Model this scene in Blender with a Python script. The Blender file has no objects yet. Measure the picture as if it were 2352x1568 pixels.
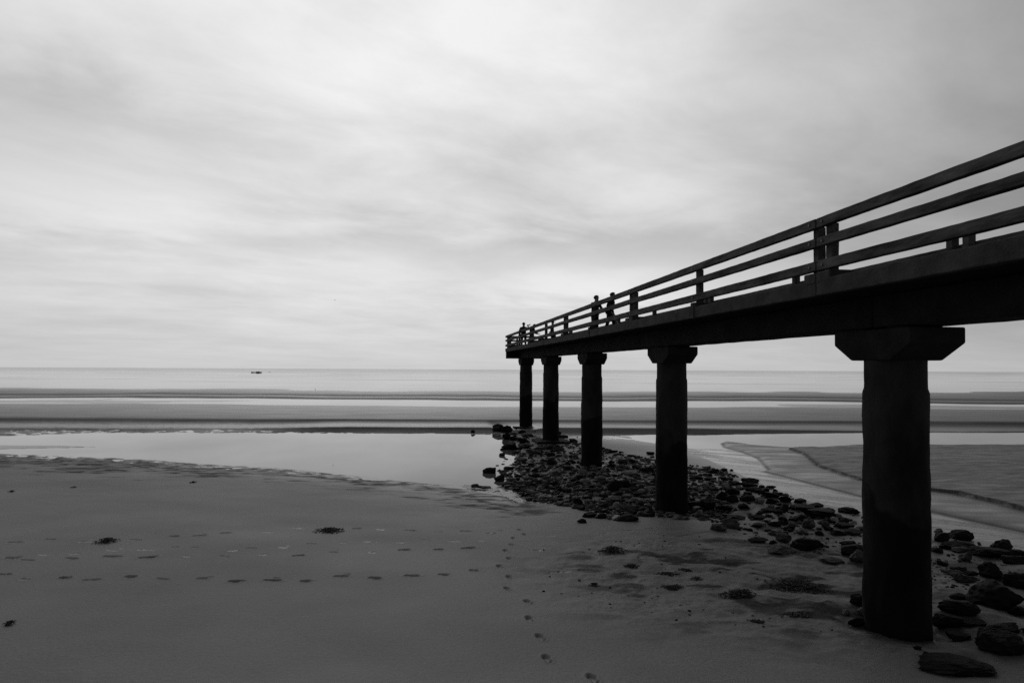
import bpy, bmesh, math, random
import numpy as np
from mathutils import Vector, Matrix, noise as mnoise
R = math.radians
scene = bpy.context.scene
C = scene.collection
random.seed(7); RNG = np.random.default_rng(7)

# ------------------------------------------------------------------ camera
CAM_H = 5.45
F = 1450.0                    # focal length in units of a 2352 px wide picture
PITCH, ROLL, SHIFT = R(1.264), R(0.268), 32.0 / 2352
cam = bpy.data.cameras.new('camera'); cam_o = bpy.data.objects.new('camera', cam); C.objects.link(cam_o)
cam.sensor_width = 36; cam.lens = F / 2352 * 36; cam.shift_y = SHIFT
cam.clip_start = 0.1; cam.clip_end = 40000
CM = Matrix.Rotation(math.pi / 2 + PITCH, 3, 'X') @ Matrix.Rotation(ROLL, 3, 'Z')
cam_o.matrix_world = Matrix.Translation((0, 0, CAM_H)) @ CM.to_4x4()
scene.camera = cam_o
scene.cycles.use_denoising = False      # keeps the grain of the sand
scene.view_settings.view_transform = 'Standard'; scene.view_settings.look = 'None'
scene.view_settings.exposure = 0.0; scene.view_settings.gamma = 1.0

def ray(x, y):                # direction through a point of the 2352 x 1568 picture
    return CM @ Vector(((x - 1176) / F, (784 - y) / F + SHIFT * 2352 / F, -1.0))
def at(x, y, h=0.0):          # where that direction meets the level h
    d = ray(x, y); k = (h - CAM_H) / d.z
    return Vector((d.x * k, d.y * k, h))

# ------------------------------------------------------------------ sky and sun
SUN_EL, SUN_AZ = R(38), R(-12)
w = bpy.data.worlds.new('World'); scene.world = w; w.use_nodes = True
nt = w.node_tree; nt.nodes.clear()
def N(nt, t, **k):
    n = nt.nodes.new(t)
    for a, v in k.items(): setattr(n, a, v)
    return n
def math_(nt, op, a, b=None, clamp=False):
    n = nt.nodes.new('ShaderNodeMath'); n.operation = op; n.use_clamp = clamp
    for i, v in enumerate((a, b)):
        if v is None: continue
        if isinstance(v, (int, float)): n.inputs[i].default_value = v
        else: nt.links.new(v, n.inputs[i])
    return n.outputs[0]
def sky():
    L = nt.links.new
    out = N(nt, 'ShaderNodeOutputWorld')
    tc = N(nt, 'ShaderNodeTexCoord')
    nrm = N(nt, 'ShaderNodeVectorMath', operation='NORMALIZE'); L(tc.outputs['Generated'], nrm.inputs[0])
    sep = N(nt, 'ShaderNodeSeparateXYZ'); L(nrm.outputs[0], sep.inputs[0])
    zc = math_(nt, 'MAXIMUM', sep.outputs['Z'], 0.0)
    den = math_(nt, 'ADD', zc, 0.10)
    u = math_(nt, 'DIVIDE', sep.outputs['X'], den); v = math_(nt, 'DIVIDE', sep.outputs['Y'], den)
    cmb = N(nt, 'ShaderNodeCombineXYZ'); L(u, cmb.inputs[0]); L(v, cmb.inputs[1])
    def cloud(scale, rot, sx, sy, detail, off, rough=0.55, dist=0.6):
        m = N(nt, 'ShaderNodeMapping', vector_type='TEXTURE'); L(cmb.outputs[0], m.inputs[0])
        m.inputs['Rotation'].default_value = (0, 0, R(rot)); m.inputs['Scale'].default_value = (sx, sy, 1); m.inputs['Location'].default_value = (off, off * .7, 0)
        n = N(nt, 'ShaderNodeTexNoise'); L(m.outputs[0], n.inputs['Vector'])
        n.inputs['Scale'].default_value = scale; n.inputs['Detail'].default_value = detail
        n.inputs['Roughness'].default_value = rough; n.inputs['Distortion'].default_value = dist
        return n.outputs['Fac']
    c1 = cloud(0.60, 38, 1.35, .95, 6, 3.1, .5, .5); c2 = cloud(1.6, 35, 1.1, .8, 9, 7.7, .58, .25); c3 = cloud(0.22, 45, 1.6, 1, 3, 1.3)
    # brightness of the overcast: brightest ahead, above the sea, darker to the side and behind
    bd = Vector((math.sin(R(-13)) * math.cos(R(24)), math.cos(R(-13)) * math.cos(R(24)), math.sin(R(24))))
    dot = N(nt, 'ShaderNodeVectorMath', operation='DOT_PRODUCT'); L(nrm.outputs[0], dot.inputs[0]); dot.inputs[1].default_value = bd
    ang = math_(nt, 'ARCCOSINE', math_(nt, 'MINIMUM', dot.outputs['Value'], 0.9999))
    g = math_(nt, 'DIVIDE', ang, R(43)); g = math_(nt, 'POWER', g, 3.6); g = math_(nt, 'MULTIPLY', g, -1.0); g = math_(nt, 'EXPONENT', g)
    lum = math_(nt, 'ADD', math_(nt, 'MULTIPLY', g, 0.62), 0.165)
    hz = math_(nt, 'EXPONENT', math_(nt, 'MULTIPLY', zc, -7.0))
    fr = math_(nt, 'ADD', math_(nt, 'MULTIPLY', math_(nt, 'MAXIMUM', dot.outputs['Value'], 0.0), 0.25), 0.36)   # low sky
    mix = math_(nt, 'ADD', math_(nt, 'MULTIPLY', lum, math_(nt, 'SUBTRACT', 1.0, hz)), math_(nt, 'MULTIPLY', fr, hz))
    ct = math_(nt, 'ADD', math_(nt, 'MULTIPLY', math_(nt, 'SUBTRACT', c1, 0.5), 1.0), math_(nt, 'MULTIPLY', math_(nt, 'SUBTRACT', c2, 0.5), 0.78))
    ct = math_(nt, 'ADD', ct, math_(nt, 'MULTIPLY', math_(nt, 'SUBTRACT', c3, 0.5), 0.35))
    fade = math_(nt, 'SUBTRACT', 1.0, math_(nt, 'MULTIPLY', hz, 0.85))
    lumc = math_(nt, 'MULTIPLY', mix, math_(nt, 'ADD', 1.0, math_(nt, 'MULTIPLY', ct, fade)))
    def lobe(cx, wx, cz, wz, amp):
        a = math_(nt, 'DIVIDE', math_(nt, 'SUBTRACT', sep.outputs['X'], cx), wx); b = math_(nt, 'DIVIDE', math_(nt, 'SUBTRACT', sep.outputs['Z'], cz), wz)
        b = math_(nt, 'ADD', b, math_(nt, 'MULTIPLY', math_(nt, 'SUBTRACT', c2, .5), 3.5))
        e = math_(nt, 'EXPONENT', math_(nt, 'MULTIPLY', math_(nt, 'ADD', math_(nt, 'MULTIPLY', a, a), math_(nt, 'MULTIPLY', b, b)), -1.0))
        return math_(nt, 'MULTIPLY', math_(nt, 'MULTIPLY', e, amp), math_(nt, 'GREATER_THAN', sep.outputs['Y'], 0.0))
    lumc = math_(nt, 'ADD', lumc, lobe(.13, .20, .125, .030, .16)); lumc = math_(nt, 'ADD', lumc, lobe(.02, .34, .195, .035, -.10))
    lumc = math_(nt, 'ADD', lumc, lobe(-.62, .22, .20, .035, .10)); lumc = math_(nt, 'ADD', lumc, lobe(-.60, .22, .32, .05, -.09))
    lumc = math_(nt, 'MINIMUM', lumc, 0.88)
    bgc = N(nt, 'ShaderNodeBackground'); L(lumc, bgc.inputs['Color']); bgc.inputs['Strength'].default_value = 1.0
    st = N(nt, 'ShaderNodeTexSky', sky_type='NISHITA'); st.sun_disc = False
    st.sun_elevation = SUN_EL; st.sun_rotation = SUN_AZ
    bw = N(nt, 'ShaderNodeRGBToBW'); L(st.outputs[0], bw.inputs[0])
    bgs = N(nt, 'ShaderNodeBackground'); L(bw.outputs[0], bgs.inputs['Color']); bgs.inputs['Strength'].default_value = 0.08
    ms = N(nt, 'ShaderNodeMixShader'); ms.inputs[0].default_value = 0.92
    L(bgs.outputs[0], ms.inputs[1]); L(bgc.outputs[0], ms.inputs[2]); L(ms.outputs[0], out.inputs[0])
sky()
sun = bpy.data.lights.new('sun', 'SUN'); sun_o = bpy.data.objects.new('sun', sun); C.objects.link(sun_o)
sun.energy = 0.5; sun.angle = R(35); sun.color = (1, 1, 1)
sd = Vector((math.sin(SUN_AZ) * math.cos(SUN_EL), math.cos(SUN_AZ) * math.cos(SUN_EL), math.sin(SUN_EL)))
sun_o.rotation_euler = sd.to_track_quat('Z', 'Y').to_euler(); sun_o.location = (0, 0, 30)

# ------------------------------------------------------------------ helpers
def tag(o, label=None, cat=None, group=None, kind=None):
    for k, v in (('label', label), ('category', cat), ('group', group), ('kind', kind)):
        if v: o[k] = v
    return o
def link(name, me, mat=None, parent=None):
    o = bpy.data.objects.new(name, me); C.objects.link(o)
    if mat: me.materials.append(mat)
    if parent: o.parent = parent
    return o
def from_bm(name, bm, mat=None, parent=None, smooth=None):
    me = bpy.data.meshes.new(name); bmesh.ops.recalc_face_normals(bm, faces=bm.faces); bm.to_mesh(me); bm.free()
    if smooth is not None:
        me.shade_smooth()
        if smooth < 180: me.set_sharp_from_angle(angle=R(smooth))
    return link(name, me, mat, parent)
def empty(name, loc, rz=0.0):
    o = bpy.data.objects.new(name, None); C.objects.link(o); o.location = loc; o.rotation_euler = (0, 0, rz)
    o.empty_display_size = .2
    return o

# numpy noise
_T = RNG.random((512, 512))
def vnoise(x, y):
    xi = np.floor(x).astype(np.int64); yi = np.floor(y).astype(np.int64)
    fx = x - xi; fy = y - yi; fx = fx * fx * (3 - 2 * fx); fy = fy * fy * (3 - 2 * fy)
    a = _T[xi & 511, yi & 511]; b = _T[(xi + 1) & 511, yi & 511]; c = _T[xi & 511, (yi + 1) & 511]; d = _T[(xi + 1) & 511, (yi + 1) & 511]
    return (a * (1 - fx) + b * fx) * (1 - fy) + (c * (1 - fx) + d * fx) * fy
def fbm(x, y, o=4):
    s = 0; a = .5
    for i in range(o):
        s = s + a * (vnoise(x + 17.3 * i, y + 5.1 * i) - .5); x = x * 2.03; y = y * 2.03; a *= .5
    return s
def sstep(a, b, x):
    t = np.clip((x - a) / (b - a), 0, 1); return t * t * (3 - 2 * t)

# ------------------------------------------------------------------ materials (a grey world)
def mat_new(name):
    m = bpy.data.materials.new(name); m.use_nodes = True
    nt = m.node_tree; b = nt.nodes['Principled BSDF']
    return m, nt, b
def noise_mat(name, c0, c1, scale=3.0, rough=0.9, spec=0.2, bump=0.3, bscale=30.0, stretch=(1, 1, 1), detail=6, bdist=0.02):
    m, nt, b = mat_new(name); L = nt.links.new
    tc = N(nt, 'ShaderNodeTexCoord'); mp = N(nt, 'ShaderNodeMapping'); L(tc.outputs['Object'], mp.inputs[0]); mp.inputs['Scale'].default_value = stretch
    n = N(nt, 'ShaderNodeTexNoise'); L(mp.outputs[0], n.inputs['Vector']); n.inputs['Scale'].default_value = scale; n.inputs['Detail'].default_value = detail; n.inputs['Roughness'].default_value = .65
    r = N(nt, 'ShaderNodeValToRGB'); L(n.outputs['Fac'], r.inputs[0])
    r.color_ramp.elements[0].position = .35; r.color_ramp.elements[1].position = .72
    r.color_ramp.elements[0].color = (c0, c0, c0, 1); r.color_ramp.elements[1].color = (c1, c1, c1, 1)
    L(r.outputs[0], b.inputs['Base Color'])
    n2 = N(nt, 'ShaderNodeTexNoise'); L(mp.outputs[0], n2.inputs['Vector']); n2.inputs['Scale'].default_value = bscale; n2.inputs['Detail'].default_value = 5
    bp = N(nt, 'ShaderNodeBump'); L(n2.outputs['Fac'], bp.inputs['Height']); bp.inputs['Strength'].default_value = bump; bp.inputs['Distance'].default_value = bdist
    L(bp.outputs[0], b.inputs['Normal'])
    b.inputs['Roughness'].default_value = rough; b.inputs['Specular IOR Level'].default_value = spec
    return m
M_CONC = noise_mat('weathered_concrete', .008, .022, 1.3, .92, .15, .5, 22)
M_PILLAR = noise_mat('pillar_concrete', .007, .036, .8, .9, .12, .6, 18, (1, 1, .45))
def tide_line(m):
    nt = m.node_tree; L = nt.links.new; b = nt.nodes['Principled BSDF']; old = b.inputs['Base Color'].links[0].from_socket
    geo = N(nt, 'ShaderNodeNewGeometry'); sp = N(nt, 'ShaderNodeSeparateXYZ'); L(geo.outputs['Position'], sp.inputs[0])
    n = N(nt, 'ShaderNodeTexNoise'); L(geo.outputs['Position'], n.inputs['Vector']); n.inputs['Scale'].default_value = .9; n.inputs['Detail'].default_value = 3
    k = math_(nt, 'ADD', sp.outputs['Z'], math_(nt, 'MULTIPLY', math_(nt, 'SUBTRACT', n.outputs['Fac'], .5), 5.0))
    mr = N(nt, 'ShaderNodeMapRange'); L(k, mr.inputs[0]); mr.interpolation_type = 'SMOOTHSTEP'
    for i_, v_ in ((1, 2.7), (2, 3.1), (3, .30), (4, 1.15)): mr.inputs[i_].default_value = v_
    L(math_(nt, 'MULTIPLY', old, mr.outputs[0]), b.inputs['Base Color'])
tide_line(M_PILLAR)
M_CAP = noise_mat('capital_concrete', .008, .025, 1.5, .92, .15, .5, 20)
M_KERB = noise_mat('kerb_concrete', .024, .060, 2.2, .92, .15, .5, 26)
M_WOOD = noise_mat('weathered_timber', .016, .11, 4.0, .9, .15, .8, 18, (1, .22, 1))
M_ROCK = [noise_mat('dark_rock', .002, .013, 2.4, .75, .09, .9, 9, bdist=.05), noise_mat('grey_rock', .012, .075, 2.4, .8, .22, .9, 8, bdist=.05),
          noise_mat('pale_rock', .075, .20, 2.0, .85, .25, .9, 8, bdist=.05)]
M_WEED = noise_mat('seaweed', .012, .04, 12, .6, .3, .4, 40)
M_CLOTH = noise_mat('dark_cloth', .008, .016, 9, .95, .05, .3, 60)
M_CLOTH2 = noise_mat('grey_cloth', .035, .06, 9, .95, .05, .3, 60)
M_SKIN = noise_mat('skin', .10, .14, 9, .7, .2, .1, 60)
M_HAIR = noise_mat('hair', .008, .02, 20, .7, .2, .4, 90)
M_BLACK = noise_mat('black_plastic', .008, .012, 9, .4, .4, .0, 60)
M_HULL = noise_mat('dark_hull', .012, .03, 2, .7, .2, .2, 9)
M_FEATHER = noise_mat('feathers', .06, .16, 6, .8, .2, .1, 30)

def sand_mat():
    m, nt, b = mat_new('wet_sand'); L = nt.links.new
    geo = N(nt, 'ShaderNodeNewGeometry')
    wet = N(nt, 'ShaderNodeAttribute', attribute_name='wet'); drk = N(nt, 'ShaderNodeAttribute', attribute_name='stain_shade')
    n1 = N(nt, 'ShaderNodeTexNoise'); L(geo.outputs['Position'], n1.inputs['Vector']); n1.inputs['Scale'].default_value = .30; n1.inputs['Detail'].default_value = 9; n1.inputs['Roughness'].default_value = .62
    n2 = N(nt, 'ShaderNodeTexNoise'); L(geo.outputs['Position'], n2.inputs['Vector']); n2.inputs['Scale'].default_value = 22; n2.inputs['Detail'].default_value = 6; n2.inputs['Roughness'].default_value = .85
    base = math_(nt, 'ADD', math_(nt, 'MULTIPLY', n1.outputs['Fac'], .10), .080)
    base = math_(nt, 'MULTIPLY', base, math_(nt, 'ADD', math_(nt, 'MULTIPLY', n2.outputs['Fac'], 1.3), .35))
    base = math_(nt, 'MULTIPLY', base, math_(nt, 'SUBTRACT', 1.0, math_(nt, 'MULTIPLY', wet.outputs['Fac'], .45)))
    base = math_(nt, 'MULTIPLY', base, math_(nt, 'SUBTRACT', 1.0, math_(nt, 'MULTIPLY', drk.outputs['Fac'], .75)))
    L(base, b.inputs['Base Color'])
    rg = math_(nt, 'SUBTRACT', .80, math_(nt, 'MULTIPLY', wet.outputs['Fac'], .58)); L(rg, b.inputs['Roughness'])
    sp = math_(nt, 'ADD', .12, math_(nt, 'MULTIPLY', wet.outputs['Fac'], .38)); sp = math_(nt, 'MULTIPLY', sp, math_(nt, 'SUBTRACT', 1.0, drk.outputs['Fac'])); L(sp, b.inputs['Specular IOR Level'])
    n3 = N(nt, 'ShaderNodeTexNoise'); L(geo.outputs['Position'], n3.inputs['Vector']); n3.inputs['Scale'].default_value = 12; n3.inputs['Detail'].default_value = 6
    bp = N(nt, 'ShaderNodeBump'); L(n3.outputs['Fac'], bp.inputs['Height']); bp.inputs['Strength'].default_value = .5; bp.inputs['Distance'].default_value = .018
    L(bp.outputs[0], b.inputs['Normal'])
    return m
M_SAND = sand_mat()

def water_mat(name, rough, sx, sy, scale, strength, dist, deep=.03, fine=None, slick=False):
    m, nt, b = mat_new(name); L = nt.links.new
    geo = N(nt, 'ShaderNodeNewGeometry'); mp = N(nt, 'ShaderNodeMapping'); L(geo.outputs['Position'], mp.inputs[0]); mp.inputs['Scale'].default_value = (sx, sy, 1)
    n = N(nt, 'ShaderNodeTexNoise'); L(mp.outputs[0], n.inputs['Vector']); n.inputs['Scale'].default_value = scale; n.inputs['Detail'].default_value = 4
    bp = N(nt, 'ShaderNodeBump'); L(n.outputs['Fac'], bp.inputs['Height']); bp.inputs['Strength'].default_value = strength; bp.inputs['Distance'].default_value = dist
    L(bp.outputs[0], b.inputs['Normal'])
    b.inputs['Base Color'].default_value = (deep, deep, deep, 1); b.inputs['Roughness'].default_value = rough
    if slick:         # smooth tongues in the running water
        mp3 = N(nt, 'ShaderNodeMapping', vector_type='TEXTURE'); L(geo.outputs['Position'], mp3.inputs[0]); mp3.inputs['Rotation'].default_value = (0, 0, R(-38)); mp3.inputs['Scale'].default_value = (4.5, .8, 1)
        n3 = N(nt, 'ShaderNodeTexNoise'); L(mp3.outputs[0], n3.inputs['Vector']); n3.inputs['Scale'].default_value = 1; n3.inputs['Detail'].default_value = 4
        k = math_(nt, 'MULTIPLY', math_(nt, 'SUBTRACT', n3.outputs['Fac'], .40), 4.5, True); L(math_(nt, 'MULTIPLY', k, strength), bp.inputs['Strength'])
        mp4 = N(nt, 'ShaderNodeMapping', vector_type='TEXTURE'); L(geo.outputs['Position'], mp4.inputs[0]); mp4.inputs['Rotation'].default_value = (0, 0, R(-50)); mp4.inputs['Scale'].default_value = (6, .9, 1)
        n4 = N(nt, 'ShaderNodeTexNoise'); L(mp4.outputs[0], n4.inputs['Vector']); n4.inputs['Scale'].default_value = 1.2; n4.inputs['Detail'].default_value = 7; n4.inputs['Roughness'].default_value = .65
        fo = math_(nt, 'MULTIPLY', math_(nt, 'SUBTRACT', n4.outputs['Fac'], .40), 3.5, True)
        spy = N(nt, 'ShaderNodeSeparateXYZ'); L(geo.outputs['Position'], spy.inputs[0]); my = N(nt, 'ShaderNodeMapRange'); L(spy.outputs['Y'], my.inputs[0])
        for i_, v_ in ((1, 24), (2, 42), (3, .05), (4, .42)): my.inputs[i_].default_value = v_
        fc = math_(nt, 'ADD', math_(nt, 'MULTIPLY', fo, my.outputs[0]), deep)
    if fine:          # calm slicks between bands of ruffled water
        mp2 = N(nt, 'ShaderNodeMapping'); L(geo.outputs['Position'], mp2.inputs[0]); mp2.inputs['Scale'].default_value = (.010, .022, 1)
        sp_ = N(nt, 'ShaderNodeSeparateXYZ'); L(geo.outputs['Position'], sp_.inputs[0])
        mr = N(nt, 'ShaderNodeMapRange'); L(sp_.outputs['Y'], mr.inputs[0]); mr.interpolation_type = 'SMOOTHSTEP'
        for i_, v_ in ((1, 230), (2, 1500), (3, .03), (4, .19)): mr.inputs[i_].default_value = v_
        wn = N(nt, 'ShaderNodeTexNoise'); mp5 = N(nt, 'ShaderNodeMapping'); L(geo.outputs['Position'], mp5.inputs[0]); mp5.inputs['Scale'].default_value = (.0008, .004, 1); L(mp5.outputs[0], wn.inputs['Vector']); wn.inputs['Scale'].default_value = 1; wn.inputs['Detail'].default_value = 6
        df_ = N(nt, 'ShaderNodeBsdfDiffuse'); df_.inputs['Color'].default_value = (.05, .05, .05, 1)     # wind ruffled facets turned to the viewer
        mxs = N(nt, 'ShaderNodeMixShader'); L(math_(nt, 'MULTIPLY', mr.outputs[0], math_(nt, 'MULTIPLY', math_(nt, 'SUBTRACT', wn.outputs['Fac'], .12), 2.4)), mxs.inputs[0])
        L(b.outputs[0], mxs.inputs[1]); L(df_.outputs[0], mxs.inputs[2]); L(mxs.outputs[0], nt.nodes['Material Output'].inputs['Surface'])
        n2 = N(nt, 'ShaderNodeTexNoise'); L(mp2.outputs[0], n2.inputs['Vector']); n2.inputs['Scale'].default_value = 1; n2.inputs['Detail'].default_value = 5
        L(math_(nt, 'ADD', math_(nt, 'MULTIPLY', math_(nt, 'SUBTRACT', n2.outputs['Fac'], .47, True), .5), .02), b.inputs['Roughness'])
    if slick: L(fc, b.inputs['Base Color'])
    b.inputs['IOR'].default_value = 1.33; b.inputs['Specular IOR Level'].default_value = .5
    return m
M_POOL = water_mat('still_water', .02, .3, 1.0, 1.0, .05, .02, .075)
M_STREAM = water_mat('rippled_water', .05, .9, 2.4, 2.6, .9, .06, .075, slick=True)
M_SEA = water_mat('sea_water', .03, .016, .05, 1.0, .08, .2, .06, True)

# ------------------------------------------------------------------ ground
def poly(pts, h=0.0): return np.array([tuple(at(x, y, h))[:2] for x, y in pts])
P_LEFT = poly([(-420,1004),(0,1001),(150,996),(215,993),(700,994),(1080,996.5),(1145,999),(1172,1012),(1190,1030),(1182,1060),(1170,1085),(1160,1110),(1135,1123),
               (1085,1118),(1000,1112),(900,1103),(800,1092),(700,1081),(640,1075),(480,1067),(330,1055),(200,1050),(100,1046),(0,1042),(-420,1040)])
P_SPIT = poly([(-420,1018),(0,1021),(150,1022),(245,1026),(150,1029),(0,1032),(-420,1033)])
P_FINGER = poly([(1060,1117),(1150,1122),(1178,1128),(1196,1144),(1206,1156),(1180,1153),(1150,1139),(1100,1130)])
P_RIGHT = poly([(1590,1000),(1700,997),(2352,990),(2900,985),(2900,1025),(2352,1028),(2140,1028),(1980,1027),(1870,1031),(1800,1028),(1730,1023),(1660,1014)])
P_STREAM = poly([(1290,1002),(1385,1001),(1500,998),(1600,1000),(1690,1008),(1655,1018),(1662,1028),(1700,1038),(1738,1053),(1762,1080),(1748,1083),(1800,1096),(1880,1117),(1988,1145),(2140,1178),(2352,1225),(2750,1310),
                 (2750,1350),(2352,1264),(2260,1242),(2150,1216),(2060,1196),(1960,1172),(1860,1151),(1790,1128),(1740,1108),(1690,1085),(1640,1062),(1580,1037),(1500,1018),(1440,1010),(1385,1007)])
P_BANK = poly([(1600,1004),(1690,1008),(1730,1023),(1800,1028),(1870,1031),(1980,1027),(2140,1028),(2352,1028),(2900,1025),(2900,1345),(2352,1225),(2140,1178),(1988,1145),(1880,1117),(1800,1096),(1748,1083),(1762,1080),(1738,1053),(1700,1038),(1662,1028),(1655,1018)])
P_TERR = poly([(1810,1036),(1835,1045),(1850,1053),(1860,1062),(1879,1077),(1917,1091),(1956,1104),(1988,1112),(2060,1123),(2140,1136),(2200,1144),(2280,1163),(2352,1183),(2600,1240),(2900,1310),(2900,1020),(1870,1029)])
P_MOUND = poly([(1125,978),(1240,985),(1310,1015),(1400,1040),(1500,1060),(1640,1078),(1750,1112),(1850,1155),(1990,1190),(2150,1222),(2352,1282),(2600,1330),(2600,1640),(2130,1580),(2060,1440),(1960,1350),(1800,1290),(1640,1215),(1500,1200),(1400,1195),(1300,1165),(1220,1150),(1140,1105),(1160,1050),(1150,1010)])
def inside(P, x, y):
    r = np.zeros(x.shape, bool); n = len(P)
    for i in range(n):
        x1, y1 = P[i]; x2, y2 = P[(i + 1) % n]
        if y1 == y2: continue
        r ^= ((y1 > y) != (y2 > y)) & (x < (x2 - x1) * (y - y1) / (y2 - y1) + x1)
    return r
def sdist(P, x, y):
    d = np.full(x.shape, 1e18); n = len(P)
    for i in range(n):
        a = P[i]; b = P[(i + 1) % n]; e = b - a; L2 = max(e @ e, 1e-9)
        t = np.clip(((x - a[0]) * e[0] + (y - a[1]) * e[1]) / L2, 0, 1)
        d = np.minimum(d, (x - a[0] - t * e[0]) ** 2 + (y - a[1] - t * e[1]) ** 2)
    d = np.sqrt(d)
    return np.where(inside(P, x, y), -d, d)
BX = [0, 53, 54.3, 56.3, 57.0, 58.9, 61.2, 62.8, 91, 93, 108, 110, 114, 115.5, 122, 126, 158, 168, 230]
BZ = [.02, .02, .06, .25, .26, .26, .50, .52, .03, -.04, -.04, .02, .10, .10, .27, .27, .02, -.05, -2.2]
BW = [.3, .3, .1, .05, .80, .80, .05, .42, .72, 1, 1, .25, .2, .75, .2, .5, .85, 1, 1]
BS = [0, .8, .95, .95, .0, .0, .95, .0, .0, 0, 0, .45, .5, 0, .5, 0, 0, 0, 0]  # dark bands: shade of the viewer-facing bar slopes painted into the sand colour
PIL = [(.0085 * (1124 - 202.4 * z), .0085 * 1450 * z) for z in (1.04, 1.977, 2.914)]
def ground(x, y):
    """height, wetness and stain of the beach"""
    x = np.asarray(x, float); y = np.asarray(y, float)
    dl = sdist(P_LEFT, x, y); dr = sdist(P_RIGHT, x, y); ds = sdist(P_STREAM, x, y); df = sdist(P_FINGER, x, y)
    spit = sdist(P_SPIT, x, y); bank = sdist(P_BANK, x, y); terr = sdist(P_TERR, x, y); mound = sdist(P_MOUND, x, y)
    d = np.minimum(np.minimum(dl, dr), np.minimum(ds, df))
    do = np.maximum(d, 0)
    # near beach, rising towards the viewer
    flat = sstep(1.5, -4, x)
    fw = 2.2 + 2.2 * sstep(-8, -24, x)
    de = do - flat * fw * (1 - np.exp(-do / fw))
    h = .62 * (1 - np.exp(-de * .046 / .62)) + .012
    right = sstep(2.0, 4.5, x)
    wet = .22 + .60 * np.exp(-do / (1.6 + 2.2 * right))
    # bank between stream and right pool
    inb = sstep(.2, -.6, bank)
    hb = .02 + .010 * do
    edge = .06 * fbm(x * 3.1, y * 3.1, 2)
    hb = hb + sstep(0, .22, do + edge) * .11 * sstep(0, -.4, bank)
    hb = hb + sstep(.06, -.06, terr + edge * 2) * (.05 + .13 * sstep(0, 20, x - .25 * y))
    h = h * (1 - inb) + hb * inb
    wet = wet * (1 - inb) + (np.where(terr < 0, np.clip(.30 + 1.3 * fbm(x * 1.1 + .6 * y, y * 3.4, 3), .1, .9), np.clip(.72 + 1.2 * fbm(x * .5 + .5 * y, y * 1.6 + 9, 4), .2, 1))) * inb
    # bars beyond the pools
    yy = y + 2.2 * fbm(x * .022, y * .008 + 3.3, 4) * (np.clip((y - 54) / 16, 0, 1.5) + 15 * np.clip((y - 84) / 40, 0, 2)) + .012 * np.clip(x, -80, 80) * np.clip((y - 90) / 60, -.2, 1)
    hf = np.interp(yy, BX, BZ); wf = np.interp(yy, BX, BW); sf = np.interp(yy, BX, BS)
    far = sstep(50, 53.5, y)
    hf = hf + np.exp(-((yy - 97) / 4.5) ** 2) * (.085 * sstep(-38, -62, x + .3 * (y - 97)) + .085 * sstep(34, 60, x)) + sstep(86, 92, y) * sstep(175, 160, y) * .11 * fbm(x * .045, y * .20 + 4, 4)
    k = np.clip(do / 3.5, 0, 1)
    hfar = .01 + hf * np.where(y < 66, k, 1)
    h = h * (1 - far) + hfar * far; wet = wet * (1 - far) + wf * far
    # puddled flats on the far left shore of the pool
    lf = sstep(-14, -26, x) * sstep(49, 52, y) * sstep(64, 56, y)
    h = h - lf * (h - .02) * .85; wet = np.maximum(wet, lf * .7)
    # ripples: ragged shores and puddles
    rp = fbm(x * .8 + .5 * y, y * 2.4, 4); rq = fbm(x * 2.2 + 1.1 * y, y * 4.2, 3)
    shore = np.exp(-np.maximum(np.minimum(dl, df), 0) / (1.1 * fw)) * (1 - inb) * sstep(5, 0, x) + lf
    h = h + shore * (.085 * rp + .075 * rq - .004)
    h = h + sstep(.3, -.3, terr) * (.11 * fbm(x * .9 + .5 * y, y * 2.6, 3)) * inb
    h = h + .03 * fbm(x * .12, y * .16, 3) * sstep(0, 4, do) * (1 - far)
    # gravelly rise that carries the rocks
    mm = sstep(.5, -1.2, mound)
    h = np.where(h > 0, h * (1 - mm * (.60 * sstep(17, 22, y) + .25 * sstep(36, 42, y))), h)
    h = h + mm * (.03 + .30 * fbm(x * .9, y * .9, 4)) * sstep(-.2, .8, d) * sstep(46, 33, y)
    rough = fbm(x * 2.1, y * 2.1, 4)
    stain_shade = mm * np.clip(.6 + 1.8 * fbm(x * .7, y * .7, 4), 0, 1) * .75
    face = np.exp(-((terr + edge * 2) / .16) ** 2) * inb * .95 + np.exp(-((ds + edge - .10) / .16) ** 2) * sstep(.1, -.1, bank) * .9  # shading of the steep ledge fronts, put into the sand colour
    stain_shade = np.maximum(stain_shade, np.clip(face, 0, .9)); stain_shade = np.maximum(stain_shade * (1 - far), sf * far * np.clip(.9 + .7 * fbm(x * .05, y * .6, 3), 0, 1))
    st2 = sstep(5.8, 2.2, np.hypot((x - 6.6) * .7, (y - 16.0) * .95))   # trampled weedy sand by the first pillar
    h = h + st2 * (.16 * rough + .10 * fbm(x * .9, y * 1.6, 3))
    stain_shade = np.maximum(stain_shade, st2 * (.22 + .7 * sstep(.02, .17, fbm(x * 1.1 + 5, y * 2.6 + 2, 5))))
    # under water
    ins = np.minimum(d, 0)
    under = -.05 + ins * .05
    sp = sstep(.25, -.25, spit)
    under = under * (1 - sp) + (.012 + .03 * rq) * sp
    h = np.where(d < 0, np.where(d > -.25, h * 0 + under * sstep(0, -.25, d) + .012 * (1 - sstep(0, -.25, d)), np.maximum(under, -.7)), h)
    wet = np.where(d < 0, .9, wet)
    wet = np.clip(wet + .25 * fbm(x * .25, y * .5, 4), 0, 1)
    dn = np.minimum(dl, df); rim = sstep(1.25 * fw, .7 * fw, dn + 2.2 * fw * rp) * (1 - inb) * (1 - far) * sstep(5, 0, x) * sstep(-.3, .1, dn)
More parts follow.
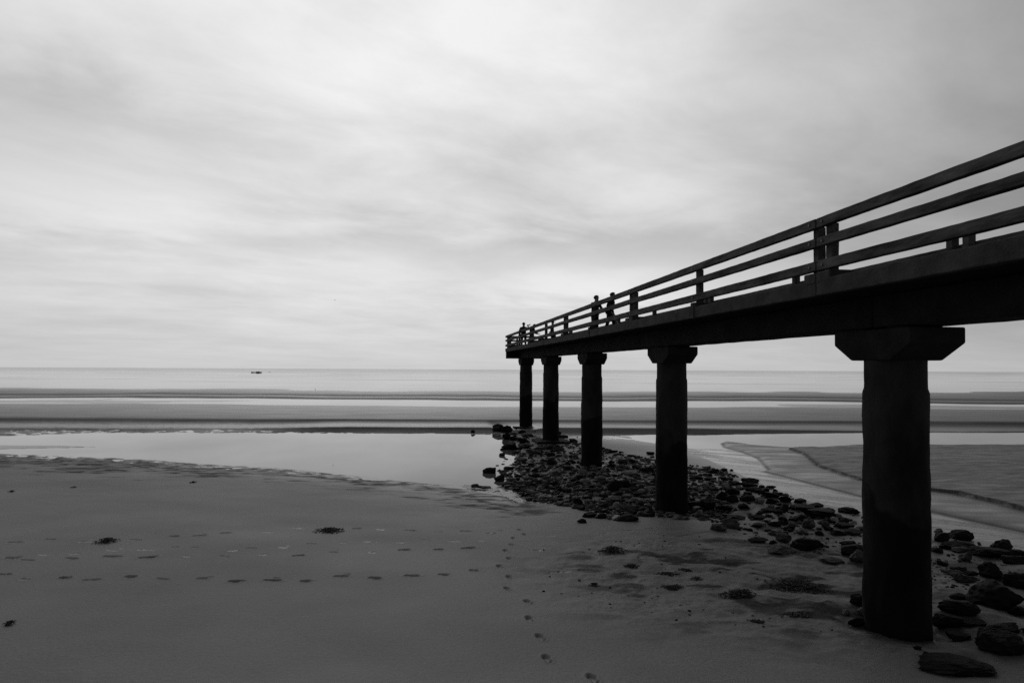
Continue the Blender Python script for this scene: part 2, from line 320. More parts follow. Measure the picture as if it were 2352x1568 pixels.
    stain_shade = np.maximum(stain_shade, rim * np.clip(.75 + 2.0 * rq, .1, .95))
    for cx, cy in PIL:
        r = np.hypot(x - cx, y - cy) * (1 + .5 * fbm(x * 1.3, y * 1.3, 2)); k = np.exp(-(np.maximum(r - .62, 0) / .34) ** 2)
        h = h - .09 * k + .04 * np.exp(-((r - 1.35) / .3) ** 2); wet = np.maximum(wet, .8 * k); stain_shade = np.maximum(stain_shade, .35 * k)
    return h, np.clip(wet, 0, 1), np.clip(stain_shade, 0, 1)
def gz(x, y): return float(ground(np.array([x]), np.array([y]))[0][0])
def on_ground(px, py):
    h = 0.1
    for _ in range(5):
        p = at(px, py, h); h = gz(p.x, p.y)
    return Vector((p.x, p.y, h))
def on_ground_many(pts):
    pts = np.asarray(pts, float); h = np.full(len(pts), .1)
    D = np.array([tuple(ray(x, y)) for x, y in pts])
    for _ in range(5):
        k = (h - CAM_H) / D[:, 2]; X = D[:, 0] * k; Y = D[:, 1] * k; h = ground(X, Y)[0]
    return X, Y, h

FOAM_LINES = (((1072, 1117), (1110, 1121), (1140, 1127), (1168, 1138), (1198, 1153)), ((1312, 1064), (1330, 1069)), ((1382, 1064), (1402, 1068)), ((1160, 1134), (1186, 1136)))
PRINTS = []     # (px, py, half length, half width, angle, depth)
def rowz(lst, a=.17, b=.085, ang=0.0, dep=.045):
    for xz, yz in lst: PRINTS.append((xz * .5 + random.uniform(-3, 3), 1129 + yz * .5 + random.uniform(-1, 1), a * random.uniform(.7, 1.2), b * random.uniform(.7, 1.2), ang + random.uniform(-.3, .3), dep * random.uniform(.35, 1.35)))
rowz([(20,380),(120,400),(300,393),(420,404),(605,391),(745,400),(928,398),(1075,410),(1250,407),(1408,410),(1565,388),(1720,394),(1893,383),(2045,380),(2190,362)], .19, .10, 0, .055)
rowz([(55,302),(130,312),(330,305),(510,296),(675,303),(860,296),(1035,297),(1215,288),(1375,293),(1535,277),(1705,279),(1860,268),(2020,265),(2155,259)], .20, .09, 0, .048)
rowz([(195,288),(350,285),(515,266),(665,266),(800,252),(890,255),(1065,270),(1160,260),(1295,255),(1425,238),(1570,234),(1690,228),(1840,230),(1960,222),(2085,227),(2207,223)], .16, .08, 0, .022)
rowz([(65,231),(230,218),(400,226),(620,218),(805,205),(920,200),(1040,187),(1235,185),(1370,169),(1640,168),(1755,174),(1890,176),(2020,183),(2150,179),(2270,188)], .22, .09, 0, .032)
for p in [q for q in PRINTS]:
    if random.random() < .55: PRINTS.append((p[0] + random.uniform(8, 22), p[1] + random.uniform(-6, 1), p[2] * random.uniform(.25, .5), p[3] * .6, random.uniform(-.6, .6), p[5] * random.uniform(.4, .9)))
def row8(lst, a, b, ang, dep):
    for xz, yz in lst: PRINTS.append(((1150 + xz / 3.618) * .9408, (1250 + yz / 3.618) * .9408, a, b, ang + random.uniform(-.2, .2), dep))
row8([(435,155),(475,195),(375,228),(365,287),(305,338),(340,408),(255,478),(338,573),(325,675),(505,790),(515,940),(612,1100),(670,1290),(1075,1465)], .17, .075, 1.9, .05)
row8([(210,180),(560,335),(600,335),(895,365),(740,525),(825,525),(1000,512),(1265,535),(1350,543),(700,208),(1385,158),(1580,142),(1170,188)], .17, .07, 0.0, .02)

def build_ground():
    ys = [np.linspace(-60, 4, 40)[:-1], np.linspace(4, 9, 40)[:-1]]
    y = 9.0; near = []
    while y < 36: near.append(y); y += .0026 * y
    while y < 240: near.append(y); y *= 1.0065
    Y = np.concatenate(ys + [np.array(near)])
    t = np.concatenate([np.linspace(-1.9, -.92, 60)[:-1], np.linspace(-.92, .92, 900), np.linspace(.92, 1.9, 60)[1:]])
    XX = t[None, :] * np.maximum(Y, 9.0)[:, None]; YY = np.repeat(Y[:, None], len(t), 1)
    nr, nc = XX.shape
    h, wet, stain_shade = ground(XX.ravel(), YY.ravel())
    h = h.reshape(nr, nc); wet = wet.reshape(nr, nc); stain_shade = stain_shade.reshape(nr, nc)
    X0, Y0, H0 = on_ground_many([(p[0], p[1]) for p in PRINTS])
    for i, (px, py, a, b, ang, dep) in enumerate(PRINTS):
        r0, r1 = np.searchsorted(Y, [Y0[i] - .6, Y0[i] + .6])
        dx = XX[r0:r1] - X0[i]; dy = YY[r0:r1] - Y0[i]; ca, sa = math.cos(ang), math.sin(ang)
        u = dx * ca + dy * sa; v = -dx * sa + dy * ca
        wob = 1 + .35 * fbm(u * 9 + i * 7.7, v * 9 + i * 3.3, 2)
        r = np.minimum(np.hypot((u - .25 * a) / (a * .72), v / b), np.hypot((u + .62 * a) / (a * .42), v / (b * .8))) * wob
        h[r0:r1] -= dep * (1 - sstep(.62, 1.05, r)); h[r0:r1] += .22 * dep * np.exp(-((r - 1.35) / .25) ** 2)
        wet[r0:r1] = np.where(r < .9, np.clip(wet[r0:r1] + (.38 if dep < .024 else .18), 0, 1), wet[r0:r1])
    co = np.stack([XX, YY, h], -1).reshape(-1, 3).astype(np.float32)
    idx = np.arange(nr * nc).reshape(nr, nc)
    q = np.stack([idx[:-1, :-1], idx[:-1, 1:], idx[1:, 1:], idx[1:, :-1]], -1).reshape(-1, 4).astype(np.int32)
    me = bpy.data.meshes.new('beach')
    me.vertices.add(len(co)); me.vertices.foreach_set('co', co.ravel())
    me.loops.add(q.size); me.loops.foreach_set('vertex_index', q.ravel())
    me.polygons.add(len(q)); me.polygons.foreach_set('loop_start', np.arange(0, q.size, 4, dtype=np.int32))
    me.update(calc_edges=True); me.shade_smooth()
    for nm, ar in (('wet', wet), ('stain_shade', stain_shade)):
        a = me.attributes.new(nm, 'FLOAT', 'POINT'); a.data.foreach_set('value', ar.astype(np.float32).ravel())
    o = link('beach', me, M_SAND); o['kind'] = 'structure'
build_ground()
def sheet(name, x0, x1, y0, y1, mat):
    me = bpy.data.meshes.new(name); me.from_pydata([(x0, y0, 0), (x1, y0, 0), (x1, y1, 0), (x0, y1, 0)], [], [(0, 1, 2, 3)])
    o = link(name, me, mat); o['kind'] = 'structure'; return o
sheet('tidal_pool', -160, 3.2, 12, 66, M_POOL)
me = bpy.data.meshes.new('stream'); me.from_pydata([(3.2, 12, 0), (60, 12, 0), (60, 36, 0), (12.5, 44, 0), (9.6, 49, 0), (9.6, 66, 0), (3.2, 66, 0)], [], [tuple(range(7))])
link('stream', me, M_STREAM)['kind'] = 'structure'
me = bpy.data.meshes.new('tidal_pool'); me.from_pydata([(60, 36, 0), (160, 36, 0), (160, 66, 0), (9.6, 66, 0), (9.6, 49, 0), (12.5, 44, 0)], [], [tuple(range(6))])
link('tidal_pool', me, M_POOL)['kind'] = 'structure'
sheet('tidal_channel', -420, 420, 80, 128, M_POOL)
sheet('sea', -16000, 16000, 140, 16000, M_SEA)

# ------------------------------------------------------------------ pier
U = 0.0085
AX1 = Vector((U * (1124 - 202.4 * 1.04), U * F * 1.04, 0))     # first pillar in view
ED = Vector((-202.4, F, 0)).normalized()
SPAN = .937 * math.hypot(202.4, F) * U
S_END = (4.919 - 1.04) * math.hypot(202.4, F) * U
SLOPE = 5.4 / math.hypot(202.4, F)
pier = empty('pier', AX1); pier.rotation_euler = (SLOPE, 0, math.atan2(-ED.x, ED.y))
tag(pier, 'long dark concrete pier on round pillars with weathered timber railings', 'pier')
def Z(Hu): return CAM_H + Hu * U
def bar(bm, x0, x1, y0, y1, z0, z1, n=1, jit=0.0, axis=1, bev=0.0):
    """box along an axis, cut in n pieces, corners jittered"""
    rings = []
    for i in range(n + 1):
        t = i / n
        pts = []
        for a, b in ((0, 0), (1, 0), (1, 1), (0, 1)):
            if axis == 1: p = [x0 + (x1 - x0) * a, y0 + (y1 - y0) * t, z0 + (z1 - z0) * b]
            elif axis == 0: p = [x0 + (x1 - x0) * t, y0 + (y1 - y0) * a, z0 + (z1 - z0) * b]
            else: p = [x0 + (x1 - x0) * a, y0 + (y1 - y0) * b, z0 + (z1 - z0) * t]
            for k in range(3):
                if k != axis: p[k] += random.uniform(-jit, jit)
            pts.append(bm.verts.new(p))
        rings.append(pts)
    for i in range(n):
        for k in range(4): bm.faces.new((rings[i][k], rings[i][(k + 1) % 4], rings[i + 1][(k + 1) % 4], rings[i + 1][k]))
    bm.faces.new(rings[0][::-1]); bm.faces.new(rings[-1])
def part(name, mat, *bars, parent=pier, bevel=.012):
    bm = bmesh.new()
    for b in bars: bar(bm, *b[0], **b[1])
    o = from_bm(name, bm, mat, parent)
    if bevel:
        md = o.modifiers.new('bevel', 'BEVEL'); md.width = bevel; md.segments = 2; md.limit_method = 'ANGLE'; md.angle_limit = R(50)
    return o
S0 = -SPAN * 1.0 - 4.0
joints = [S0] + [SPAN * k for k in range(-1, 5)] + [S_END]
G = .022
W = 204 * U
for i in range(len(joints) - 1):
    a, b = joints[i] + G / 2, joints[i + 1] - G / 2
    if b - a < .8 and i: a = joints[i] + G / 2
    n = max(2, int((b - a) * 2.5))
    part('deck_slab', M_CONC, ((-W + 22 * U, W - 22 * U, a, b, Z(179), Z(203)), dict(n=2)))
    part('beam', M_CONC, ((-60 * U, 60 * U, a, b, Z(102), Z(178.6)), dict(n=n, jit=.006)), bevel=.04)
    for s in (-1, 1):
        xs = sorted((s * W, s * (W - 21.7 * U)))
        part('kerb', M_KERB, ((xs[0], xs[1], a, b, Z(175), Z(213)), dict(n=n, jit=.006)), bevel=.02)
part('end_beam', M_CONC, ((-W + .03, W - .03, S_END - .36, S_END - .016, Z(100), Z(178)), dict(n=3, jit=.004, axis=1)))
part('kerb', M_KERB, ((-W, W, S_END + .006, S_END + .2, Z(179), Z(213)), dict(n=10, jit=.005, axis=0)), bevel=.02)
# railings: rails bolted to the outer face of square timber posts on concrete upstands
bm = bmesh.new(); bmesh.ops.create_cone(bm, cap_ends=True, segments=10, radius1=.03, radius2=.03, depth=.03)
BOLT = bpy.data.meshes.new('bolt'); bm.to_mesh(BOLT); bm.free(); BOLT.materials.append(M_BLACK)
RAILS = ((335, 357), (290.5, 311), (234, 257))
def rail_bm(x0, x1, a, b, z0, z1, holes=()):
    bm = bmesh.new(); n = max(4, int((b - a) * 6))
    bar(bm, x0, x1, a, b, z0, z1, n=n, jit=.003)
    sag = random.uniform(-.012, .004)
    for v in bm.verts:
        t = (v.co.y - a) / (b - a); v.co.z += sag * 4 * t * (1 - t) +   .004 * mnoise.noise(Vector((v.co.y * .9, z0 * 3, x0)))
    return bm
for s in (-1, 1):
    xo, xi = sorted((s * W, s * (W - 16 * U)))
    px0, px1 = sorted((s * (W - 16.4 * U), s * (W - 36 * U)))
    ux0, ux1 = sorted((s * (W + .004), s * (W - 62 * U)))
    for i in range(len(joints) - 1):
        a, b = joints[i] + .02, joints[i + 1] - .02
        for j, (z0, z1) in enumerate(RAILS):
            bb = b + (.0 if b < S_END - .1 else .17)
            o = from_bm('handrail' if j == 0 else 'rail', rail_bm(xo, xi, a, bb, Z(z0), Z(z1)), M_WOOD, pier)
            md = o.modifiers.new('bevel', 'BEVEL'); md.width = .014; md.segments = 2; md.limit_method = 'ANGLE'; md.angle_limit = R(50)
    posts = []
    for k in range(-1, 5):
        posts += [SPAN * k - 24 * U, SPAN * k + 24 * U]
        if k < 4: posts.append(SPAN * (k + .5))
    posts += [S_END - .02, SPAN * 4 + .9]
    for p in posts:
        o = part('post', M_WOOD, ((px0, px1, p - 10 * U, p + 10 * U, Z(203.5), Z(341)), dict(n=6, jit=.004, axis=2)))
        for z0, z1 in RAILS:      # bolt heads through the rails
            b_ = bpy.data.objects.new('bolt', BOLT); C.objects.link(b_); b_.parent = o
            b_.location = (s * (W + .004), p, Z((z0 + z1) / 2)); b_.rotation_euler = (0, R(90), 0)
    for k in range(-1, 5):        # upstands under the posts, and the small ledge outside
        part('upstand', M_KERB, ((ux0, ux1, SPAN * k - 52 * U, SPAN * k - .012, Z(203.4), Z(231)), dict(n=2, jit=.006)), ((ux0, ux1, SPAN * k + .012, SPAN * k + 48 * U, Z(203.4), Z(230)), dict(n=2, jit=.006)), bevel=.03)
        if k < 4:
            m_ = SPAN * (k + .5)
            part('upstand', M_KERB, ((ux0, ux1, m_ - 20 * U, m_ + 20 * U, Z(203.4), Z(229)), dict(n=2, jit=.006)), bevel=.03)
            f0, f1 = sorted((s * (W - .02), s * (W + .022)))
            part('pilaster', M_KERB, ((f0, f1, m_ - 12 * U, m_ + 12 * U, Z(174), Z(227)), dict(n=4, jit=.004, axis=2)), bevel=.01)
for j, (z0, z1) in enumerate(RAILS):      # railing across the seaward end
    part('handrail' if j == 0 else 'rail', M_WOOD, ((-W + .145, W - .145, S_END + .02, S_END + .155, Z(z0 + 1), Z(z1 - 1)), dict(n=14, jit=.006, axis=0)))
for x in (-.62, .62):
    part('post', M_WOOD, ((x - .08, x + .08, S_END - .15, S_END + .015, Z(203.5), Z(341)), dict(n=5, jit=.004, axis=2)))
# pillars with capitals
def pillar(k, s, footing, zb):
    bm = bmesh.new(); seg = 56
    zs = [Z(26)] + [Z(26) + (zb - Z(26)) * i / 70 for i in range(1, 71)]
    rings = []
    for z in zs:
        hh = (z - CAM_H) / U
        r0 = 65.5 if hh > -42 - 5 * (k % 3) else 68.5
        r0 += 2.2 * max(0, (-hh - 60) / 580)
        ring = []
        for i in range(seg):
            a = 2 * math.pi * i / seg
            q = Vector((math.cos(a) * 1.3, math.sin(a) * 1.3, z * .9)) + Vector((k * 9, 0, 0))
            rr = r0 + 2.3 * mnoise.fractal(q * 1.7, 1, 2, 4) * (.5 + max(0, -hh / 350))
            ring.append(bm.verts.new((math.cos(a) * rr * U, s + math.sin(a) * rr * U, z)))
        rings.append(ring)
    for a, b in zip(rings, rings[1:]):
        for i in range(seg): bm.faces.new((a[i], a[(i + 1) % seg], b[(i + 1) % seg], b[i]))
    bm.faces.new(rings[0]); bm.faces.new(rings[-1][::-1])
    p = from_bm('pillar', bm, M_PILLAR, pier, smooth=40)
    prof = [(-129, 98), (-129, 63), (-66, 25), (66, 25), (129, 63), (129, 98)]
    bm = bmesh.new()
    A = [bm.verts.new((-68 * U, s + y * U, Z(z))) for y, z in prof]; B = [bm.verts.new((68 * U, s + y * U, Z(z))) for y, z in prof]
    bm.faces.new(A); bm.faces.new(B[::-1])
    for i in range(6): bm.faces.new((A[i], B[i], B[(i + 1) % 6], A[(i + 1) % 6]))
    c = from_bm('capital', bm, M_CAP, p)
    md = c.modifiers.new('bevel', 'BEVEL'); md.width = .035; md.segments = 3
    bm = bmesh.new()
    for dy in (-60, 60): bar(bm, -50 * U, 50 * U, s + (dy - 25) * U, s + (dy + 25) * U, Z(97.6), Z(102.3))
    from_bm('bearing_pad', bm, M_CONC, p)
    if footing:
        part('footing', M_PILLAR, ((-146 * U, 146 * U, s - 146 * U, s + 146 * U, Z(-740), Z(-621 - 5.06 * k)), dict(n=5, jit=.01)), parent=p, bevel=.04)
for k in range(-1, 5):
    pillar(k, SPAN * k, k >= 3, -.9)

# ------------------------------------------------------------------ rocks
def rock_mesh(seed, sub=3, cuts=15, sharp=.97):
    rg = random.Random(seed); bm = bmesh.new(); bmesh.ops.create_icosphere(bm, subdivisions=sub, radius=1)
    pl = []
    for _ in range(cuts):
        n = Vector((rg.gauss(0, 1), rg.gauss(0, 1), rg.gauss(0, .9))).normalized(); pl.append((n, rg.uniform(.58, .9) if seed < 6 else rg.uniform(.44, .82)))
    off = Vector((seed * 3.1, seed * 1.7, 0))
    for v in bm.verts:
        p = v.co * (1 + (.34 if seed < 6 else .22) * mnoise.fractal(v.co * 1.1 + off, 1, 2, 3))
        for n, d in pl:
            e = p.dot(n) - d
            if e > 0: p -= n * e * sharp
        p += v.co * (.10 * mnoise.fractal(v.co * 3.5 + off, 1, 2, 4))
        v.co = p
    lo = [min(v.co[i] for v in bm.verts) for i in range(3)]; hi = [max(v.co[i] for v in bm.verts) for i in range(3)]
    for v in bm.verts: v.co = Vector([(v.co[i] - lo[i]) / (hi[i] - lo[i]) - .5 for i in range(3)])
    me = bpy.data.meshes.new('rock'); bmesh.ops.recalc_face_normals(bm, faces=bm.faces); bm.to_mesh(me); bm.free()
    me.shade_smooth(); me.set_sharp_from_angle(angle=R(24))
    return me
SHAPES = {}
def shape(i, tone):
    if (i, tone) not in SHAPES:
        me = rock_mesh(i, 4); me.materials.append(M_ROCK[tone]); SHAPES[(i, tone)] = me
    return SHAPES[(i, tone)]
AXV = np.array([(AX1 + ED * SPAN * k)[:2] for k in range(5)])
ORD = ['nearest', 'second', 'third', 'fourth', 'farthest']
def zone(p):
    """where along the pier a rock lies, in words one can check in the photo"""
    r = Vector((p.x, p.y, 0)) - AX1; s = r.dot(ED) / SPAN; side = r.x * ED.y - r.y * ED.x
    sd = 'left of the pier line' if side < -1.6 else 'right of the pier line' if side > 1.6 else 'under the pier deck'
    if s < -.12: where = 'in front of the nearest pillar'
    elif s > 3.9: where = 'by the farthest pillar'
    else:
        k = min(int(s + .12), 3); where = f'between {ORD[k]} and {ORD[k+1]} pillars'
    return where + ', ' + sd
ROCKS = 0
def rock(px0, px1, py0, py1, tone=0, label=None, shp=None, aspect=None, sink=.22):
    global ROCKS
    p = on_ground((px0 + px1) / 2, py1 - .12 * (py1 - py0))
    dist = math.hypot(p.x, p.y); dpt = p.y
    wv = (px1 - px0) * dpt / F; hv = (py1 - py0) * dpt / F; el = math.atan2(CAM_H - p.z, dist)
    dep = min(wv * random.uniform(.6, .85), 1.6 * hv / max(math.sin(el), .1))
    hh = max((hv - .62 * dep * math.sin(el)) / math.cos(el), .26 * wv, .3 * hv); hh = min(hh, .85 * wv)
    i = shp if shp is not None else random.randrange(0, 20)
    o = bpy.data.objects.new('rock', shape(i, tone)); C.objects.link(o)
    rz = random.choice((0, math.pi)) + random.uniform(-.35, .35)
    o.scale = (wv * 1.14, dep, hh * (1.06 + sink)); o.rotation_euler = (random.uniform(-.06, .06), random.uniform(-.06, .06), rz)
    back = dep * .42
    q = Vector((p.x, p.y, 0)) * (1 + back / dist)
    o.location = (q.x, q.y, p.z + hh * (1 + sink) * (.5 - sink))
    place(o, wv, hh, tone, label, p); ROCKS += 1
    return o
def place(o, wv, hh, tone, label, p):
    if label is None:
        sz = 'large' if wv > 1.0 else 'medium sized' if wv > .5 else 'small'
        fm = 'flat' if hh < .38 * wv else 'blocky'
        label = f"{sz} {fm} {('dark', 'grey', 'pale')[tone]} rock {zone(p)}"
    tag(o, label, 'rock', 'rocks strewn around the pier pillars')
def q1(x0, x1, y0, y1, *a, **k): return rock(1081.9 + .12 * x0, 1081.9 + .12 * x1, 959.6 + .12 * y0, 959.6 + .12 * y1, *a, **k)
def q2(x0, x1, y0, y1, *a, **k): return rock(1317.1 + .12 * x0, 1317.1 + .12 * x1, 1016 + .12 * y0, 1016 + .12 * y1, *a, **k)
def q3(x0, x1, y0, y1, *a, **k): return rock(1580.5 + .18 * x0, 1580.5 + .18 * x1, 1025.5 + .18 * y0, 1025.5 + .18 * y1, *a, **k)
def q4(x0, x1, y0, y1, *a, **k): return rock(1928.6 + .18 * x0, 1928.6 + .18 * x1, 1223 + .18 * y0, 1223 + .18 * y1, *a, **k)
# far end and edge of the left pool
q1(235, 465, 955, 1115, 0, 'large dark rounded rock standing alone in the left pool near the heap')
q1(460, 535, 900, 955, 0, 'small dark stone just behind the lone rock in the left pool')
q1(535, 645, 670, 765, 0, 'dark rounded stone in pool beside the heap, with a pebble at its right')
q1(645, 710, 690, 725, 0, 'pebble touching the right side of a rounded stone in the pool')
q1(555, 640, 580, 650, 0, 'dark stone at the water edge in front of big rounded heap rocks')
q1(0, 135, 1255, 1340, 1, 'small pointed triangular rock at the near tip of the left pool')
q1(105, 405, 1265, 1375, 1, 'broad pointed grey rock beside the small triangular rock at pool tip')
q1(370, 470, 1280, 1315, 1, 'thin flat stone right of the broad pointed rock at pool tip')
q1(390, 590, 1420, 1455, 0, 'long thin dark stone lying in the bright outflow of the left pool')
q1(1040, 1210, 1430, 1530, 0, 'dark blocky rock on the sand just right of the bright pool outflow')
q1(1080, 1265, 1240, 1355, 0, 'dark rounded rock at the left front edge of the heap above the outflow')
q1(410, 640, 120, 280, 0, 'large dark boulder at the far left end of the rock heap')
q1(600, 800, 150, 300, 0, 'dark boulder between the far left boulder and the farthest pillar')
q1(0, 75, 200, 300, 0, 'lone dark rock on the far bank of the left pool')
q1(410, 580, 275, 350, 2, 'pale flat rock at the far right corner of the left pool')
q1(590, 900, 470, 650, 0, 'large rounded rock on the heap edge overhanging the pool')
q1(450, 640, 1070, 1260, 0, 'upright dark rock at the leftmost bulge of the heap')
q1(2020, 2045, 345, 380, 0, 'tiny dark pebble in the bright water between fourth and third pillars')
q1(2060, 2210, 960, 1100, 2, 'pale triangular rock at the foot of the third pillar')
for r, t in (((625,805,930,1010),0), ((540,660,1000,1080),1), ((555,800,1220,1310),1), ((900,1140,1210,1310),0), ((890,1090,380,500),0), ((960,1210,285,370),1), ((1640,1730,240,340),0), ((1650,1845,325,395),0),
             ((1880,2050,400,475),0), ((1980,2090,485,520),0), ((1050,1360,600,710),1), ((1410,1600,660,750),0), ((1460,1650,780,930),0), ((1770,1900,840,940),0), ((970,1130,960,1040),0), ((1300,1470,970,1040),1), ((1510,1700,1010,1120),1),
             ((600,760,290,430),0), ((700,900,270,330),1), ((900,1060,230,310),0), ((740,920,350,440),0), ((900,1150,500,590),0), ((1400,1580,530,610),0), ((1580,1780,540,640),1), ((1180,1400,560,620),1), ((900,1080,770,850),1), ((1090,1210,860,940),0),
             ((700,850,1150,1240),1), ((840,980,1080,1150),0), ((1000,1150,1130,1190),1), ((1150,1300,1060,1150),0), ((1360,1520,1110,1190),1), ((1230,1350,1200,1290),0), ((1540,1660,1220,1310),0), ((1380,1480,1280,1360),0), ((1640,1760,1330,1420),0), ((1830,1990,1240,1330),1), ((2010,2200,1100,1200),1), ((1760,1900,1370,1460),0)):
    q1(*r, t)
# second to third pillar
q2(640, 910, 640, 980, 0, 'tall black boulder leaning in the middle of the heap, the largest there', shp=2)
q2(900, 1080, 700, 890, 0, 'black boulder touching the right side of the tallest heap boulder', shp=5)
q2(860, 1060, 325, 415, 0, 'square dark block on the sand behind the heap, left of second pillar')
q2(1070, 1235, 315, 395, 0, 'dark wedge rock touching the square block behind the heap')
q2(70, 240, 1460, 1550, 0, 'lone dark rock on the sand in front of the heap, left of second pillar')
for r, t in (((660,840,150,205),0), ((1030,1170,235,275),0), ((1410,1555,180,245),0), ((1455,1555,255,290),0), ((820,940,220,240),0), ((700,800,400,480),0), ((1120,1220,430,485),0), ((1270,1520,450,575),0), ((530,680,960,1055),1), ((640,910,1040,1160),1),
             ((180,420,1340,1450),0), ((420,640,1350,1470),0), ((760,1220,1430,1530),0), ((1430,1560,1340,1430),0), ((640,740,1390,1480),2), ((0,165,1030,1220),0), ((740,900,1180,1300),2), ((900,1200,1180,1310),1), ((240,420,1180,1280),1), ((400,560,1230,1330),1),
             ((480,760,1160,1260),0), ((60,240,620,730),0), ((250,400,580,680),1), ((430,580,530,600),1), ((120,330,690,800),2), ((420,640,640,760),1), ((400,540,860,950),1), ((250,380,960,1050),1), ((380,520,940,1040),2), ((100,300,880,970),0),
             ((930,1080,980,1060),2), ((1080,1370,1050,1160),2), ((1120,1370,810,930),0), ((1110,1280,920,1000),0), ((1220,1340,970,1060),0), ((1340,1570,760,840),1), ((1180,1320,730,800),2), ((930,1260,560,640),2), ((1380,1560,860,980),2), ((1230,1340,1330,1420),1),
             ((800,960,940,1030),0), ((1040,1220,1300,1390),0), ((1500,1570,560,640),0), ((880,1040,440,500),1), ((1000,1100,480,530),0)):
    q2(*r, t)
# right of the second pillar, along the stream
q3(200, 390, 280, 345, 0, 'long dark slab at the stream edge, right of the second pillar')
q3(405, 495, 275, 320, 0, 'domed stone standing in the stream beside the long dark slab')
q3(525, 580, 285, 312, 0, 'small stone in the stream, second right of the long slab')
q3(755, 805, 305, 328, 0, 'tiny stone farthest out in the middle of the stream')
q3(1935, 2165, 770, 865, 0, 'large dark rounded rock in the stream just left of the nearest pillar')
q3(1345, 1540, 675, 728, 0, 'long low dark rock at the stream edge with its tail pointing right')
q3(1085, 1145, 540, 585, 0, 'small round stone alone in the stream beside the bank rocks')
q3(860, 960, 640, 745, 2, 'pale triangular rock set among dark rocks near the stream')
q3(1320, 1695, 1165, 1350, 0, 'big dark boulder on the sand, well left of the nearest pillar', shp=1)
q3(1130, 1310, 1110, 1240, 1, 'sharply pointed rock behind the big boulder left of nearest pillar')
q3(1890, 2260, 1255, 1410, 0, 'wide black boulder partly hidden by the nearest pillar', shp=3)
q3(2050, 2260, 1330, 1500, 1, 'upright grey rock against the left side of the nearest pillar', shp=4)
q3(1020, 1390, 1285, 1390, 1, 'flat sand covered rock in front of the big boulder', shp=0)
for r, t in (((0,175,360,420),0), ((220,355,395,445),0), ((395,520,450,490),0), ((535,700,440,500),0), ((685,900,420,468),0), ((700,860,465,525),0), ((900,980,490,530),0), ((985,1105,515,533),0), ((965,1030,530,572),0), ((740,970,530,592),0),
             ((355,520,575,700),0), ((480,650,525,625),0), ((500,640,620,720),0), ((635,850,615,710),0), ((930,1150,580,660),0), ((1145,1320,630,725),0), ((1520,1710,730,780),0), ((1300,1575,755,838),0), ((1790,1870,785,832),0), ((1530,1900,820,930),0),
             ((350,560,740,840),0), ((0,170,700,800),0), ((150,330,670,830),0), ((640,780,720,802),0), ((945,1140,780,850),0), ((1110,1290,740,860),0), ((990,1075,860,902),0), ((1340,1560,880,980),0), ((1470,1610,920,1060),1), ((1900,2070,910,990),0),
             ((1770,1880,930,985),0), ((1740,1860,1015,1080),0), ((1860,2090,975,1052),0), ((2100,2260,1040,1085),0), ((1030,1175,955,1030),0), ((1160,1270,945,1005),0), ((1270,1370,1010,1062),0), ((750,820,1040,1082),0), ((1030,1140,1190,1250),0),
             ((1940,2120,1200,1265),0), ((1830,2020,1060,1140),0), ((2000,2220,1070,1140),0), ((780,1010,1185,1240),0), ((1700,1970,1430,1510),1), ((0,110,520,570),0), ((200,330,500,545),0), ((250,400,520,570),0), ((550,740,870,945),1), ((780,1000,880,945),0),
             ((320,450,860,915),1), ((80,290,865,920),1), ((300,480,990,1090),1), ((450,640,920,1060),1), ((1000,1160,660,740),0), ((1690,1800,960,1030),1)):
    q3(*r, t)
# around and in front of the nearest pillar, to the right edge
q4(1430, 1675, -30, 112, 0, 'dark rock with sloping right side at the stream edge, right of nearest pillar', shp=1)
q4(1910, 2200, 85, 275, 0, 'large rounded boulder at the stream edge near the right picture border', shp=2)
q4(1600, 2250, 610, 990, 0, 'biggest black boulder of all, right of the nearest pillar', shp=0)
q4(1280, 1720, 870, 1080, 0, 'wide black rock in front of the biggest boulder', shp=3)
q4(1200, 1520, 1080, 1290, 0, 'dark rock against the right foot of the nearest pillar', shp=5)
q4(110, 360, 1070, 1215, 0, 'dark rock against the left foot of the nearest pillar', shp=4)
q4(40, 130, 980, 1060, 2, 'pale small stone on the sand, left of two by the nearest pillar')
q4(220, 330, 960, 1065, 2, 'pale small stone touching the left foot of the nearest pillar')
q4(1800, 2352, 1290, 1580, 0, 'broad black rock mass in the lower right, lying nearest the viewer', shp=1)
q4(2120, 2420, 525, 740, 0, 'dark rock at right border, behind the biggest boulder', shp=2)
o = rock(2095, 2262, 1500, 1552, 0, 'flat dark slab alone on the sand below the nearest pillar', shp=3)
o.scale.z *= .55; o.location.z -= .10
for r, t in (((1180,1400,0,130),0), ((1320,1670,110,240),0), ((1640,2090,205,340),0), ((1530,1680,250,385),1), ((2110,2420,300,410),0), ((1260,1385,365,432),0), ((1430,1600,440,510),0), ((1600,1750,490,552),0), ((1780,2080,370,605),0),
             ((1420,1600,775,880),0), ((1490,1800,1120,1215),0), ((1900,2310,1150,1300),0), ((1720,2000,1215,1400),0), ((2160,2420,930,1085),0), ((150,330,800,960),0), ((1340,1560,490,550),1), ((1440,1740,560,640),0), ((2090,2352,240,300),0), ((1180,1330,190,270),0), ((1390,1680,1290,1390),0), ((2330,2600,1180,1330),0), ((1400,1640,180,260),1)):
    q4(*r, t)
